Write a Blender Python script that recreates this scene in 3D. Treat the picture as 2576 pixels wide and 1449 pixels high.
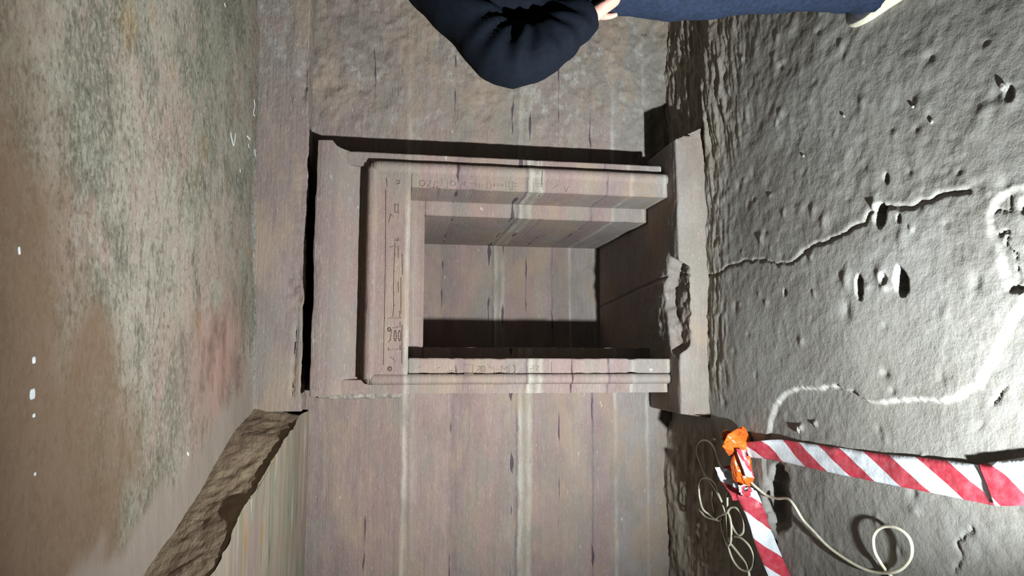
import bpy, math, random
import numpy as np
from mathutils import Vector, Matrix

scene = bpy.context.scene
for o in list(bpy.data.objects): bpy.data.objects.remove(o)
COL = scene.collection
random.seed(7); RNG = np.random.default_rng(7)

# ------------------------------------------------------------------ camera
W, H = 2576, 1449
FPX = 1740.0
PITCH, YAW, ROLL = map(math.radians, (9.2, 5.3, 1.05))
CAM = np.array([0.0, 0.0, 1.46])
_f = np.array([math.sin(YAW)*math.cos(PITCH), math.cos(YAW)*math.cos(PITCH), -math.sin(PITCH)])
_r0 = np.array([math.cos(YAW), -math.sin(YAW), 0.0]); _u0 = np.cross(_r0, _f)
_r = math.cos(ROLL)*_r0 + math.sin(ROLL)*_u0
_u = -math.sin(ROLL)*_r0 + math.cos(ROLL)*_u0
cd = bpy.data.cameras.new('camera'); cam = bpy.data.objects.new('camera', cd); COL.objects.link(cam)
cd.sensor_fit = 'HORIZONTAL'; cd.sensor_width = 36.0; cd.lens = 36.0*FPX/W
cd.clip_start = 0.02; cd.clip_end = 60
xa, ya, za = -_u, _r, -_f            # the phone was held upright sideways: picture-left is up
cam.matrix_world = Matrix(((xa[0], ya[0], za[0], CAM[0]), (xa[1], ya[1], za[1], CAM[1]), (xa[2], ya[2], za[2], CAM[2]), (0, 0, 0, 1)))
scene.camera = cam

# ------------------------------------------------------------------ world, lamp, exposure
wd = bpy.data.worlds.new('world'); scene.world = wd; wd.use_nodes = True
wd.node_tree.nodes['Background'].inputs[0].default_value = (0.80, 0.90, 1.0, 1)
wd.node_tree.nodes['Background'].inputs[1].default_value = 0.004
LAMP = np.array([-0.50, 0.85, 0.135])
AIM = LAMP+np.array([math.sin(0.57)*math.cos(0.42), math.cos(0.57)*math.cos(0.42), math.sin(0.42)])
ld = bpy.data.lights.new('floodlight', 'SPOT'); lo = bpy.data.objects.new('floodlight', ld); COL.objects.link(lo)
ld.energy = 590; ld.color = (0.88, 0.97, 1.0); ld.shadow_soft_size = 0.028
ld.spot_size = math.radians(127); ld.spot_blend = 1.0
lo.location = LAMP; lo.rotation_euler = Vector(AIM-LAMP).to_track_quat('-Z', 'Y').to_euler()
vs = scene.view_settings
vs.view_transform = 'Standard'; vs.look = 'None'; vs.gamma = 1.0; vs.use_curve_mapping = False
vs.exposure = 0.0
scene.cycles.use_adaptive_sampling = True; scene.cycles.adaptive_threshold = 0.05; scene.cycles.max_bounces = 4; scene.cycles.diffuse_bounces = 1; scene.cycles.glossy_bounces = 1; scene.cycles.transmission_bounces = 0

# ------------------------------------------------------------------ measured planes (metres)
YF, YW, YB, YL = 3.23, 3.525, 4.49, 3.115     # shrine face, back wall, niche back, step face
ZL = 0.15                                       # step top
FK = 0.08                                       # floor rises towards the wall
def ray(u, v): return _f - _u*(u-W/2)/FPX - _r*(v-H/2)/FPX
def onY(u, v, Y): r = ray(u, v); return CAM + r*(Y/r[1])
def onZ(u, v, Z): r = ray(u, v); return CAM + r*((Z-CAM[2])/r[2])
def onF(u, v, h=0.0):
    r = ray(u, v); return CAM + r*((h-FK*3.12-CAM[2])/(r[2]-FK*r[1]))

# ------------------------------------------------------------------ noise
def _hash(ix, iy, seed):
    n = (ix*374761393 + iy*668265263 + seed*1442695041).astype(np.int64)
    n = (n ^ (n >> 13))*1274126177 & 0x7fffffff
    n = (n ^ (n >> 16)) & 0xffff
    return n/65535.0
def vnoise(x, y, seed=0):
    ix = np.floor(x).astype(np.int64); iy = np.floor(y).astype(np.int64)
    fx = x-ix; fy = y-iy
    fx = fx*fx*fx*(fx*(fx*6-15)+10); fy = fy*fy*fy*(fy*(fy*6-15)+10)
    a = _hash(ix, iy, seed); b = _hash(ix+1, iy, seed); c = _hash(ix, iy+1, seed); d = _hash(ix+1, iy+1, seed)
    return (a+(b-a)*fx)+((c+(d-c)*fx)-(a+(b-a)*fx))*fy
def fbm(x, y, oct=4, seed=0, gain=0.5):
    s = np.zeros(np.broadcast(x, y).shape); a = 1.0; t = 0.0
    for k in range(oct):
        s = s + a*(vnoise(x, y, seed+k*17)-0.5); t += a; a *= gain
        x, y = (x*0.8-y*0.6)*2.03+3.1, (x*0.6+y*0.8)*2.03+1.7
    return s/t*2.0
def ridge(x, y, oct=3, seed=0):
    s = np.zeros(np.broadcast(x, y).shape); a = 1.0; t = 0
    for k in range(oct):
        s = s + a*(1-np.abs(2*vnoise(x, y, seed+k*31)-1)); t += a; a *= 0.5
        x = x*2.1+5.2; y = y*2.1+1.3
    return s/t
def sstep(a, b, x):
    t = np.clip((x-a)/(b-a), 0, 1); return t*t*(3-2*t)
def seg_dist(px, py, pts):
    """distance to a polyline, and which side of it (+ = left of travel)"""
    best = np.full(px.shape, 9.0); side = np.zeros(px.shape); along = np.zeros(px.shape); L = 0.0
    for (ax, ay), (bx, by) in zip(pts[:-1], pts[1:]):
        dx, dy = bx-ax, by-ay; l2 = dx*dx+dy*dy
        t = np.clip(((px-ax)*dx+(py-ay)*dy)/l2, 0, 1)
        d = np.hypot(px-ax-t*dx, py-ay-t*dy)
        m = d < best
        best = np.where(m, d, best); side = np.where(m, np.sign(dx*(py-ay)-dy*(px-ax)), side)
        along = np.where(m, L+t*math.sqrt(l2), along); L += math.sqrt(l2)
    return best, side, along
def in_poly(px, py, pts):
    ins = np.zeros(px.shape, bool); n = len(pts)
    for i in range(n):
        x1, y1 = pts[i]; x2, y2 = pts[(i+1) % n]
        c = ((y1 > py) != (y2 > py)) & (px < (x2-x1)*(py-y1)/((y2-y1) if y2 != y1 else 1e-9)+x1)
        ins ^= c
    return ins
def axis(segs):
    """segs: list of (start, end, step) -> one array"""
    out = []
    for a, b, s in segs:
        n = max(1, int(round((b-a)/s))); out.append(np.linspace(a, b, n, endpoint=False))
    out.append(np.array([segs[-1][1]])); return np.concatenate(out)

# ------------------------------------------------------------------ mesh helpers
def link(name, me, mat=None, parent=None, smooth=True):
    o = bpy.data.objects.new(name, me); COL.objects.link(o)
    if mat is not None and len(me.materials) == 0: me.materials.append(mat)
    if smooth and len(me.polygons): me.polygons.foreach_set('use_smooth', [True]*len(me.polygons))
    if parent is not None: o.parent = parent
    return o
def tag(o, label, cat, group=None):
    o['label'] = label; o['category'] = cat
    if group: o['group'] = group
    return o
def struct(o, label=None, cat=None):
    o['kind'] = 'structure'
    if label: o['label'] = label
    if cat: o['category'] = cat
    return o
def empty(name, loc=(0, 0, 0)):
    o = bpy.data.objects.new(name, None); COL.objects.link(o); o.location = loc; o.empty_display_size = 0.05
    return o
def grid(name, P, mat, parent=None, keep=None, attrs=None, flip=False, smooth=True):
    n, m, _ = P.shape
    idx = np.arange(n*m).reshape(n, m)
    q = np.stack([idx[:-1, :-1], idx[1:, :-1], idx[1:, 1:], idx[:-1, 1:]], -1)
    if flip: q = q[..., ::-1]
    q = q.reshape(-1, 4)
    if keep is not None: q = q[keep.reshape(-1)]
    me = bpy.data.meshes.new(name)
    co = P.reshape(-1, 3)
    if keep is not None:
        used = np.unique(q); re = np.full(n*m, -1); re[used] = np.arange(len(used)); q = re[q]; co = co[used]
    me.vertices.add(len(co)); me.vertices.foreach_set('co', co.astype(np.float32).ravel())
    me.loops.add(q.size); me.loops.foreach_set('vertex_index', q.astype(np.int32).ravel())
    me.polygons.add(len(q)); me.polygons.foreach_set('loop_start', np.arange(0, q.size, 4, dtype=np.int32))
    me.update(calc_edges=True)
    for k, a in (attrs or {}).items():
        at = me.attributes.new(k, 'FLOAT', 'POINT'); a = a.reshape(-1)
        if keep is not None: a = a[used]
        at.data.foreach_set('value', a.astype(np.float32))
    return link(name, me, mat, parent, smooth)
def pyd(name, v, f, mat, parent=None, smooth=False):
    me = bpy.data.meshes.new(name); me.from_pydata([tuple(map(float, p)) for p in v], [], f); me.update()
    return link(name, me, mat, parent, smooth)
def loft(rings, closed=True, cap=True):
    """rings: list of equal-length vertex lists -> verts, faces"""
    n = len(rings[0]); v = [p for r in rings for p in r]; f = []
    for i in range(len(rings)-1):
        for j in range(n if closed else n-1):
            k = (j+1) % n; f.append((i*n+j, i*n+k, (i+1)*n+k, (i+1)*n+j))
    if cap:
        f.append(tuple(range(n))[::-1]); f.append(tuple((len(rings)-1)*n+j for j in range(n)))
    return v, f
def catmull(pts, n=8, closed=False):
    P = [np.asarray(p, float) for p in pts]; out = []
    m = len(P)
    rng = range(m if closed else m-1)
    for i in rng:
        if closed: p0, p1, p2, p3 = P[i-1], P[i], P[(i+1) % m], P[(i+2) % m]
        else: p0, p1, p2, p3 = P[max(i-1, 0)], P[i], P[i+1], P[min(i+2, m-1)]
        for k in range(n):
            t = k/n
            out.append(0.5*((2*p1)+(-p0+p2)*t+(2*p0-5*p1+4*p2-p3)*t*t+(-p0+3*p1-3*p2+p3)*t**3))
    if not closed: out.append(P[-1])
    return out
def tube_data(path, rad, seg=10):
    """path list of points, rad float or list; parallel transport frames"""
    P = [np.asarray(p, float) for p in path]; n = len(P)
    R = rad if hasattr(rad, '__len__') else [rad]*n
    T = []
    for i in range(n):
        t = P[min(i+1, n-1)]-P[max(i-1, 0)]; T.append(t/(np.linalg.norm(t)+1e-12))
    a = np.array([0, 0, 1.0]) if abs(T[0][2]) < 0.9 else np.array([1.0, 0, 0])
    N = np.cross(T[0], a); N /= np.linalg.norm(N); rings = []
    for i in range(n):
        N = N-T[i]*(N@T[i]); N /= np.linalg.norm(N); B = np.cross(T[i], N)
        r = R[i]; rx, ry = (r if hasattr(r, '__len__') else (r, r))
        rings.append([P[i]+N*math.cos(2*math.pi*k/seg)*rx+B*math.sin(2*math.pi*k/seg)*ry for k in range(seg)])
    return loft(rings)

# ------------------------------------------------------------------ material helpers
def lin(c):
    return tuple(((x/255)/12.92 if x/255 <= 0.04045 else ((x/255+0.055)/1.055)**2.4) for x in c)+(1,)
class M:
    def __init__(s, name, rough=0.9, spec=0.25):
        s.m = bpy.data.materials.new(name); s.m.use_nodes = True; s.t = s.m.node_tree
        s.b = s.t.nodes['Principled BSDF']; s.b.inputs['Roughness'].default_value = rough
        s.b.inputs['Specular IOR Level'].default_value = spec
        s.pos = s.n('ShaderNodeNewGeometry').outputs['Position']
    def n(s, k): return s.t.nodes.new(k)
    def put(s, sock, v):
        if hasattr(v, 'is_output') or isinstance(v, bpy.types.NodeSocket): s.t.links.new(v, sock)
        else: sock.default_value = v
    def vec(s, scale, src=None, off=(0, 0, 0)):
        n = s.n('ShaderNodeVectorMath'); n.operation = 'MULTIPLY_ADD'
        s.put(n.inputs[0], src or s.pos); n.inputs[1].default_value = scale; n.inputs[2].default_value = off
        return n.outputs[0]
    def noise(s, vec, scale=1.0, detail=4, rough=0.55, dist=0.0):
        n = s.n('ShaderNodeTexNoise'); s.put(n.inputs['Vector'], vec); n.inputs['Scale'].default_value = scale
        n.inputs['Detail'].default_value = detail; n.inputs['Roughness'].default_value = rough
        n.inputs['Distortion'].default_value = dist; return n.outputs['Fac']
    def vor(s, vec, scale=1.0, feat='F1'):
        n = s.n('ShaderNodeTexVoronoi'); s.put(n.inputs['Vector'], vec); n.inputs['Scale'].default_value = scale; n.feature = feat
        return n.outputs['Distance']
    def math(s, op, a, b=0.0, c=0.0, clamp=False):
        n = s.n('ShaderNodeMath'); n.operation = op; n.use_clamp = clamp
        s.put(n.inputs[0], a); s.put(n.inputs[1], b); s.put(n.inputs[2], c); return n.outputs[0]
    def rng(s, x, a, b, c=0.0, d=1.0, smooth=True):
        n = s.n('ShaderNodeMapRange'); n.interpolation_type = 'SMOOTHSTEP' if smooth else 'LINEAR'
        s.put(n.inputs[0], x)
        for i, v in enumerate((a, b, c, d)): n.inputs[i+1].default_value = v
        return n.outputs[0]
    def mix(s, f, a, b, mode='MIX'):
        n = s.n('ShaderNodeMix'); n.data_type = 'RGBA'; n.blend_type = mode
        s.put(n.inputs[0], f); s.put(n.inputs[6], a); s.put(n.inputs[7], b); return n.outputs[2]
    def ramp(s, x, stops, interp='LINEAR'):
        n = s.n('ShaderNodeValToRGB'); s.put(n.inputs[0], x); r = n.color_ramp; r.interpolation = interp
        while len(r.elements) > 1: r.elements.remove(r.elements[-1])
        r.elements[0].position = stops[0][0]; r.elements[0].color = stops[0][1]
        for p, c in stops[1:]:
            e = r.elements.new(p); e.color = c
        return n.outputs[0]
    def sep(s, v=None):
        n = s.n('ShaderNodeSeparateXYZ'); s.put(n.inputs[0], v or s.pos); return n.outputs
    def attr(s, name):
        n = s.n('ShaderNodeAttribute'); n.attribute_name = name; return n.outputs['Fac']
    def bump(s, h, dist, strength=1.0, prev=None):
        n = s.n('ShaderNodeBump'); s.put(n.inputs['Height'], h); n.inputs['Distance'].default_value = dist
        n.inputs['Strength'].default_value = strength
        if prev is not None: s.t.links.new(prev, n.inputs['Normal'])
        return n.outputs[0]
    def out(s, col=None, normal=None):
        if col is not None: s.put(s.b.inputs['Base Color'], col)
        if normal is not None: s.t.links.new(normal, s.b.inputs['Normal'])
        return s.m

def sandstone():
    m = M('banded_sandstone', 0.92, 0.2)
    wob = m.noise(m.vec((1.1, 1.1, 0.6)), 1.0, 1)
    wob2 = m.noise(m.vec((7, 7, 22)), 1.0, 1)
    z = m.sep()[2]; x = m.sep()[0]
    zz = m.math('ADD', m.math('ADD', z, m.math('MULTIPLY_ADD', wob, 0.03, -0.015)), m.math('MULTIPLY_ADD', wob2, 0.012, -0.006))
    wob3 = m.noise(m.vec((16, 16, 16)), 1.0, 2, 0.6)
    zz = m.math('ADD', zz, m.math('MULTIPLY_ADD', wob3, 0.014, -0.007))
    t = m.math('DIVIDE', zz, 2.0)
    S = [(0.0, (150, 138, 126)), (0.10, (154, 144, 134)), (0.155, (154, 146, 142)), (0.165, (196, 188, 172)), (0.175, (156, 148, 142)), (0.325, (156, 144, 140)),
         (0.34, (204, 196, 184)), (0.352, (160, 138, 132)), (0.43, (156, 128, 124)), (0.457, (152, 132, 132)), (0.462, (98, 76, 88)), (0.470, (162, 136, 130)),
         (0.56, (162, 146, 132)), (0.62, (162, 130, 124)), (0.775, (156, 130, 124)), (0.792, (190, 180, 162)), (0.82, (156, 143, 130)), (0.848, (204, 194, 178)), (0.857, (98, 80, 86)),
         (0.872, (156, 142, 134)), (1.02, (164, 132, 122)), (1.19, (140, 116, 114)), (1.21, (166, 138, 128)),
         (1.36, (160, 130, 122)), (1.385, (168, 150, 138)), (1.405, (152, 124, 118)), (1.43, (198, 184, 168)), (1.445, (148, 120, 114)), (1.60, (156, 124, 116)), (1.78, (146, 122, 116)), (2.0, (138, 120, 114))]
    c = m.ramp(t, [(p/2.0, lin(k)) for p, k in S])
    # thin beds
    beds = m.noise(m.vec((4.5, 4.5, 70)), 1.0, 3, 0.75)
    c = m.mix(m.rng(beds, 0.42, 0.75, 0, 0.24), c, lin((120, 92, 88)))
    beds2 = m.noise(m.vec((4, 4, 55), off=(3, 1, 7)), 1.0, 3, 0.7)
    c = m.mix(m.rng(beds2, 0.56, 0.75, 0, 0.34), c, lin((184, 172, 162)))
    # grey weathered patina on the right hand half of the wall
    pn = m.noise(m.vec((1.3, 1.3, 0.9)), 1.0, 2)
    pat = m.math('MULTIPLY', m.rng(x, 0.9, 1.35), m.rng(pn, 0.25, 0.65, 0.15, 0.65))
    c = m.mix(pat, c, lin((146, 142, 130)))
    fl = m.noise(m.vec((14, 14, 22)), 1.0, 3, 0.7)
    c = m.mix(m.math('MULTIPLY', pat, m.rng(fl, 0.50, 0.68, 0, 0.9)), c, lin((202, 202, 194)))
    # mottling
    mo = m.noise(m.vec((5, 5, 9)), 1.0, 4, 0.65)
    c = m.mix(m.rng(mo, 0.35, 0.75, 0.0, 0.45), c, lin((128, 104, 94)), 'MIX')
    gr = m.noise(m.vec((160, 160, 240)), 1.0, 1, 0.7)
    c = m.mix(m.rng(gr, 0.3, 0.8, 0.0, 0.30), c, lin((104, 84, 78)))
    # broad tan and grey staining, chisel grain along the beds
    ta = m.noise(m.vec((2.4, 2.4, 5.5), off=(5, 1, 3)), 1.0, 3, 0.65)
    c = m.mix(m.rng(ta, 0.48, 0.66, 0, 0.62), c, lin((160, 134, 108)))
    tg = m.noise(m.vec((2.0, 2.0, 4.0), off=(1, 9, 6)), 1.0, 3, 0.65)
    c = m.mix(m.rng(tg, 0.48, 0.64, 0, 0.62), c, lin((134, 126, 114)))
    cg = m.noise(m.vec((34, 34, 150)), 1.0, 2, 0.7)
    c = m.mix(m.rng(cg, 0.52, 0.74, 0, 0.32), c, lin((182, 164, 150)))
    # dark iron nodules strung along single beds
    h1 = m.math('ADD', x, m.sep()[1])
    for k, (zk, th) in enumerate([(1.195, 0.011), (0.888, 0.016), (0.792, 0.009), (0.640, 0.006), (0.462, 0.008), (1.61, 0.005)]):
        cx = m.n('ShaderNodeCombineXYZ'); m.put(cx.inputs[0], m.math('MULTIPLY_ADD', h1, 5.5, k*7.3)); cx.inputs[1].default_value = k*3.1
        th_ = m.rng(m.noise(cx.outputs[0], 1.0, 1, 0.5), 0.50, 0.72, -0.0015, th, False)
        sm = m.rng(m.math('SUBTRACT', m.math('ABSOLUTE', m.math('SUBTRACT', zz, zk)), th_), -0.0022, 0.0006, 1.0, 0.0)
        c = m.mix(m.math('MULTIPLY', sm, 0.85), c, lin((72, 56, 68)))
    # chalky specks
    wp = m.noise(m.vec((16, 16, 34), off=(9, 2, 5)), 1.0, 3, 0.6)
    c = m.mix(m.rng(wp, 0.69, 0.78, 0, 0.65), c, lin((205, 200, 194)))
    hs = m.n('ShaderNodeHueSaturation'); hs.inputs['Saturation'].default_value = 0.84; hs.inputs['Value'].default_value = 0.97; m.put(hs.inputs['Color'], c); c = hs.outputs[0]
    n1 = m.bump(m.noise(m.vec((3, 3, 95)), 1.0, 2, 0.65), 0.005, 0.5)
    n2 = m.bump(m.noise(m.vec((42, 42, 70)), 1.0, 4, 0.7), 0.0042, 0.75, n1)
    hk = m.noise(m.vec((11, 11, 22), off=(2, 2, 2)), 1.0, 3, 0.6)
    n3 = m.bump(m.math('MULTIPLY', hk, m.rng(x, 0.85, 1.2, 0.15, 1.0)), 0.014, 0.9, n2)
    return m.out(c, n3)

def floor_mat():
    m = M('dusty_floor_rock', 0.88, 0.3)
    a = m.noise(m.vec((1.4, 1.4, 1.4)), 1.0, 4); b = m.noise(m.vec((9, 9, 9)), 1.0, 3, 0.65)
    c = m.mix(m.rng(a, 0.3, 0.7), lin((142, 138, 130)), lin((158, 155, 150)))
    c = m.mix(m.rng(b, 0.35, 0.75, 0, 0.4), c, lin((128, 120, 110)))
    g = m.noise(m.vec((130, 130, 130)), 1.0, 1, 0.7)
    c = m.mix(m.rng(g, 0.35, 0.8, 0, 0.25), c, lin((108, 100, 92)))
    c = m.mix(m.math('MULTIPLY', m.attr('pale'), 0.4), c, lin((196, 192, 182)))
    c = m.mix(m.math('MULTIPLY', m.attr('warm'), 0.7), c, lin((150, 134, 116)))
    n1 = m.bump(m.noise(m.vec((34, 34, 34)), 1.0, 4, 0.68), 0.0046, 0.75)
    return m.out(c, n1)

def ceiling_mat():
    m = M('stained_ceiling_plaster', 0.93, 0.2)
    s = m.vec((1, 1, 1))
    a = m.noise(m.vec((1.6, 2.4, 1)), 1.0, 3, 0.6); b = m.noise(m.vec((2.6, 3.6, 1), off=(4, 7, 0)), 1.0, 3, 0.62)
    d = m.noise(m.vec((1.9, 2.9, 1), off=(11, 3, 0)), 1.0, 4, 0.6); e = m.noise(m.vec((6, 9, 4)), 1.0, 4, 0.7)
    c = m.mix(m.rng(a, 0.40, 0.58), lin((154, 148, 130)), lin((172, 158, 142)))
    c = m.mix(m.rng(b, 0.48, 0.64, 0, 0.75), c, lin((170, 138, 126)))
    c = m.mix(m.rng(d, 0.48, 0.62, 0, 0.85), c, lin((118, 116, 100)))
    c = m.mix(m.rng(e, 0.50, 0.68, 0, 0.75), c, lin((106, 100, 84)))
    o = m.noise(m.vec((4, 5, 3), off=(5, 5, 5)), 1.0, 3, 0.6)
    c = m.mix(m.rng(o, 0.63, 0.74, 0, 0.55), c, lin((166, 124, 68)))
    g = m.noise(m.vec((46, 70, 46)), 1.0, 3, 0.75)
    c = m.mix(m.rng(g, 0.40, 0.66, 0, 0.6), c, lin((196, 188, 170)), 'MIX')
    g2 = m.noise(m.vec((52, 70, 52), off=(7, 1, 3)), 1.0, 2, 0.7)
    c = m.mix(m.rng(g2, 0.54, 0.70, 0, 0.55), c, lin((78, 70, 56)))
    e2 = m.noise(m.vec((13, 20, 9), off=(2, 6, 3)), 1.0, 3, 0.7)
    c = m.mix(m.rng(e2, 0.54, 0.70, 0, 0.65), c, lin((98, 92, 76)))
    c = m.mix(m.math('MULTIPLY', m.attr('brown'), 0.85), c, m.mix(a, lin((128, 100, 76)), lin((150, 118, 94))))
    c = m.mix(m.math('MULTIPLY', m.attr('pinkish'), 1.0), c, m.mix(m.rng(e, .35, .7), lin((186, 148, 134)), lin((138, 106, 94))))
    c = m.mix(m.attr('plaster'), c, m.mix(b, lin((176, 160, 146)), lin((160, 140, 126))))
    c = m.mix(m.math('MULTIPLY', m.attr('lime'), m.rng(g, 0.4, 0.62)), c, lin((214, 212, 206)))
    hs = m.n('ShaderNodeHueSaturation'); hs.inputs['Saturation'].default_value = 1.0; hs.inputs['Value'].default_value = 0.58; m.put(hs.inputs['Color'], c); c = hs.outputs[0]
    n1 = m.bump(m.noise(m.vec((9, 16, 9)), 1.0, 4, 0.6), 0.010, 0.6)
    n2 = m.bump(g, 0.004, 0.6, n1)
    return m.out(c, n2)

def rough_brown():
    m = M('rough_brown_rock', 0.95, 0.15)
    a = m.noise(m.vec((3, 3, 9)), 1.0, 5, 0.6); b = m.noise(m.vec((26, 26, 50)), 1.0, 5, 0.7)
    c = m.mix(m.rng(a, 0.35, 0.7), lin((150, 132, 108)), lin((132, 110, 94)))
    c = m.mix(m.rng(b, 0.45, 0.8, 0, 0.5), c, lin((104, 86, 68)))
    n1 = m.bump(m.noise(m.vec((14, 14, 34)), 1.0, 5, 0.65), 0.012, 0.7)
    n2 = m.bump(b, 0.004, 0.6, n1)
    return m.out(c, n2)

def lowceil_mat():
    m = M('streaked_low_ceiling', 0.92, 0.2)
    y = m.sep()[1]
    a = m.noise(m.vec((1.4, 9, 1)), 1.0, 5, 0.65, 0.5); b = m.noise(m.vec((3, 22, 3)), 1.0, 5, 0.7); d = m.noise(m.vec((2, 5, 2), off=(3, 3, 3)), 1.0, 4)
    c = m.mix(m.rng(a, 0.35, 0.65), lin((170, 152, 136)), lin((146, 140, 122)))
    c = m.mix(m.rng(d, 0.5, 0.66, 0, 0.7), c, lin((164, 138, 132)))
    c = m.mix(m.rng(b, 0.52, 0.72, 0, 0.7), c, lin((198, 190, 178)))
    e = m.noise(m.vec((4, 16, 4), off=(8, 3, 1)), 1.0, 3)
    c = m.mix(m.rng(e, 0.62, 0.72, 0, 0.6), c, lin((176, 134, 76)))
    k = m.noise(m.vec((2, 30, 2), off=(1, 8, 1)), 1.0, 3, 0.6)
    c = m.mix(m.rng(k, 0.64, 0.72, 0, 0.8), c, lin((84, 74, 70)))
    hs = m.n('ShaderNodeHueSaturation'); hs.inputs['Saturation'].default_value = 1.1; hs.inputs['Value'].default_value = 0.66; m.put(hs.inputs['Color'], c); c = hs.outputs[0]
    n1 = m.bump(m.noise(m.vec((4, 26, 4)), 1.0, 5, 0.65), 0.012, 0.6)
    n2 = m.bump(m.noise(m.vec((50, 80, 50)), 1.0, 4, 0.65), 0.003, 0.5, n1)
    return m.out(c, n2)

def plain(name, col, rough=0.6, spec=0.4, var=0.25, scale=30, bump=0.0, sheen=0.0):
    m = M(name, rough, spec)
    a = m.noise(m.vec((scale,)*3), 1.0, 4)
    dk = tuple(int(x*(1-var)) for x in col)
    c = m.mix(m.rng(a, 0.3, 0.7), lin(col), lin(dk))
    nn = m.bump(m.noise(m.vec((scale*4,)*3), 1.0, 3), bump, 0.6) if bump else None
    if sheen: m.b.inputs['Sheen Weight'].default_value = sheen
    return m.out(c, nn)

def tape_mat():
    m = M('red_white_tape', 0.35, 0.5)
    uv = m.n('ShaderNodeUVMap').outputs[0]; s = m.sep(uv)
    ph = m.math('FRACT', m.math('DIVIDE', m.math('SUBTRACT', s[0], m.math('MULTIPLY', s[1], 1.15)), 0.225))
    k = m.math('LESS_THAN', ph, 0.5)
    wr = m.noise(m.vec((40, 40, 40)), 1.0, 4)
    white = m.mix(m.rng(wr, 0.3, 0.7, 0, 0.35), lin((232, 236, 240)), lin((190, 200, 212)))
    red = m.mix(m.rng(wr, 0.35, 0.75, 0, 0.7), lin((190, 58, 72)), lin((206, 104, 114)))
    m.b.inputs['Transmission Weight'].default_value = 0.0
    return m.out(m.mix(k, white, red), m.bump(m.noise(m.vec((25, 25, 25)), 1.0, 3), 0.006, 0.4))

STONE = sandstone(); FLOORM = floor_mat(); CEILM = ceiling_mat(); BROWN = rough_brown(); LOWM = lowceil_mat()
TAPE = tape_mat()
ORANGE = plain('orange_plastic', (240, 112, 40), 0.22, 0.6, 0.12, 25)
CABLE = plain('cream_cable_sheath', (226, 220, 196), 0.45, 0.4, 0.1, 40)
JACKET = plain('navy_jacket_cloth', (11, 16, 25), 0.85, 0.12, 0.2, 60, 0.0006)
JEANS = plain('blue_denim', (27, 37, 57), 0.85, 0.2, 0.25, 70, 0.001)
SKIN = plain('skin', (214, 156, 138), 0.5, 0.4, 0.08, 40)
HAIR = plain('dark_hair', (46, 36, 30), 0.6, 0.3, 0.3, 90, 0.002)
SHOE = plain('dark_shoe_leather', (52, 50, 54), 0.5, 0.4, 0.2, 40)
SOLE = plain('cream_rubber_sole', (220, 214, 190), 0.6, 0.3, 0.08, 40)
PAINT = plain('white_paint', (222, 224, 222), 0.7, 0.3, 0.1, 60)
MORTAR = plain('pale_lime_mortar', (176, 164, 152), 0.95, 0.2, 0.25, 50, 0.004)
EYE = plain('eye_white', (225, 222, 216), 0.3, 0.5, 0.02, 40)
IRIS = plain('dark_iris', (50, 36, 26), 0.3, 0.5, 0.1, 40)

# ================================================================== FLOOR
xs = axis([(-2.6, -1.35, 0.06), (-1.35, 1.75, 0.0062), (1.75, 3.0, 0.06)])
ys = axis([(-1.6, 1.15, 0.07), (1.15, 3.62, 0.0062)])
X, Y = np.meshgrid(xs, ys, indexing='ij')
def fpx(l): return [tuple(onF(u, v)[:2]) for u, v in l]
CRACK = fpx([(1772, 694), (1805, 690), (1830, 672), (1870, 655), (1920, 655), (1960, 666), (1990, 665), (2015, 640), (2040, 620), (2075, 612), (2110, 590), (2150, 572), (2175, 560), (2190, 532), (2215, 518), (2260, 523), (2285, 520), (2330, 501), (2345, 489), (2390, 478), (2430, 482)])
SCARP = fpx([(1918, 1120), (1932, 1075), (1945, 1020), (1975, 985), (2010, 977), (2060, 974), (2105, 972), (2140, 980), (2165, 1000), (2190, 1011), (2225, 1008), (2255, 1004), (2300, 1005), (2360, 1006), (2405, 998), (2432, 975), (2452, 968), (2480, 920), (2505, 870), (2535, 800), (2576, 735), (2620, 640)])
LOWPOLY = SCARP+fpx([(2900, 640), (2900, 1700), (1918, 1300)])
RUB = fpx([(2640, 440), (2576, 465), (2520, 480), (2492, 500), (2480, 540), (2484, 590), (2505, 640), (2512, 690), (2530, 740), (2576, 735), (2640, 700)])
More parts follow.
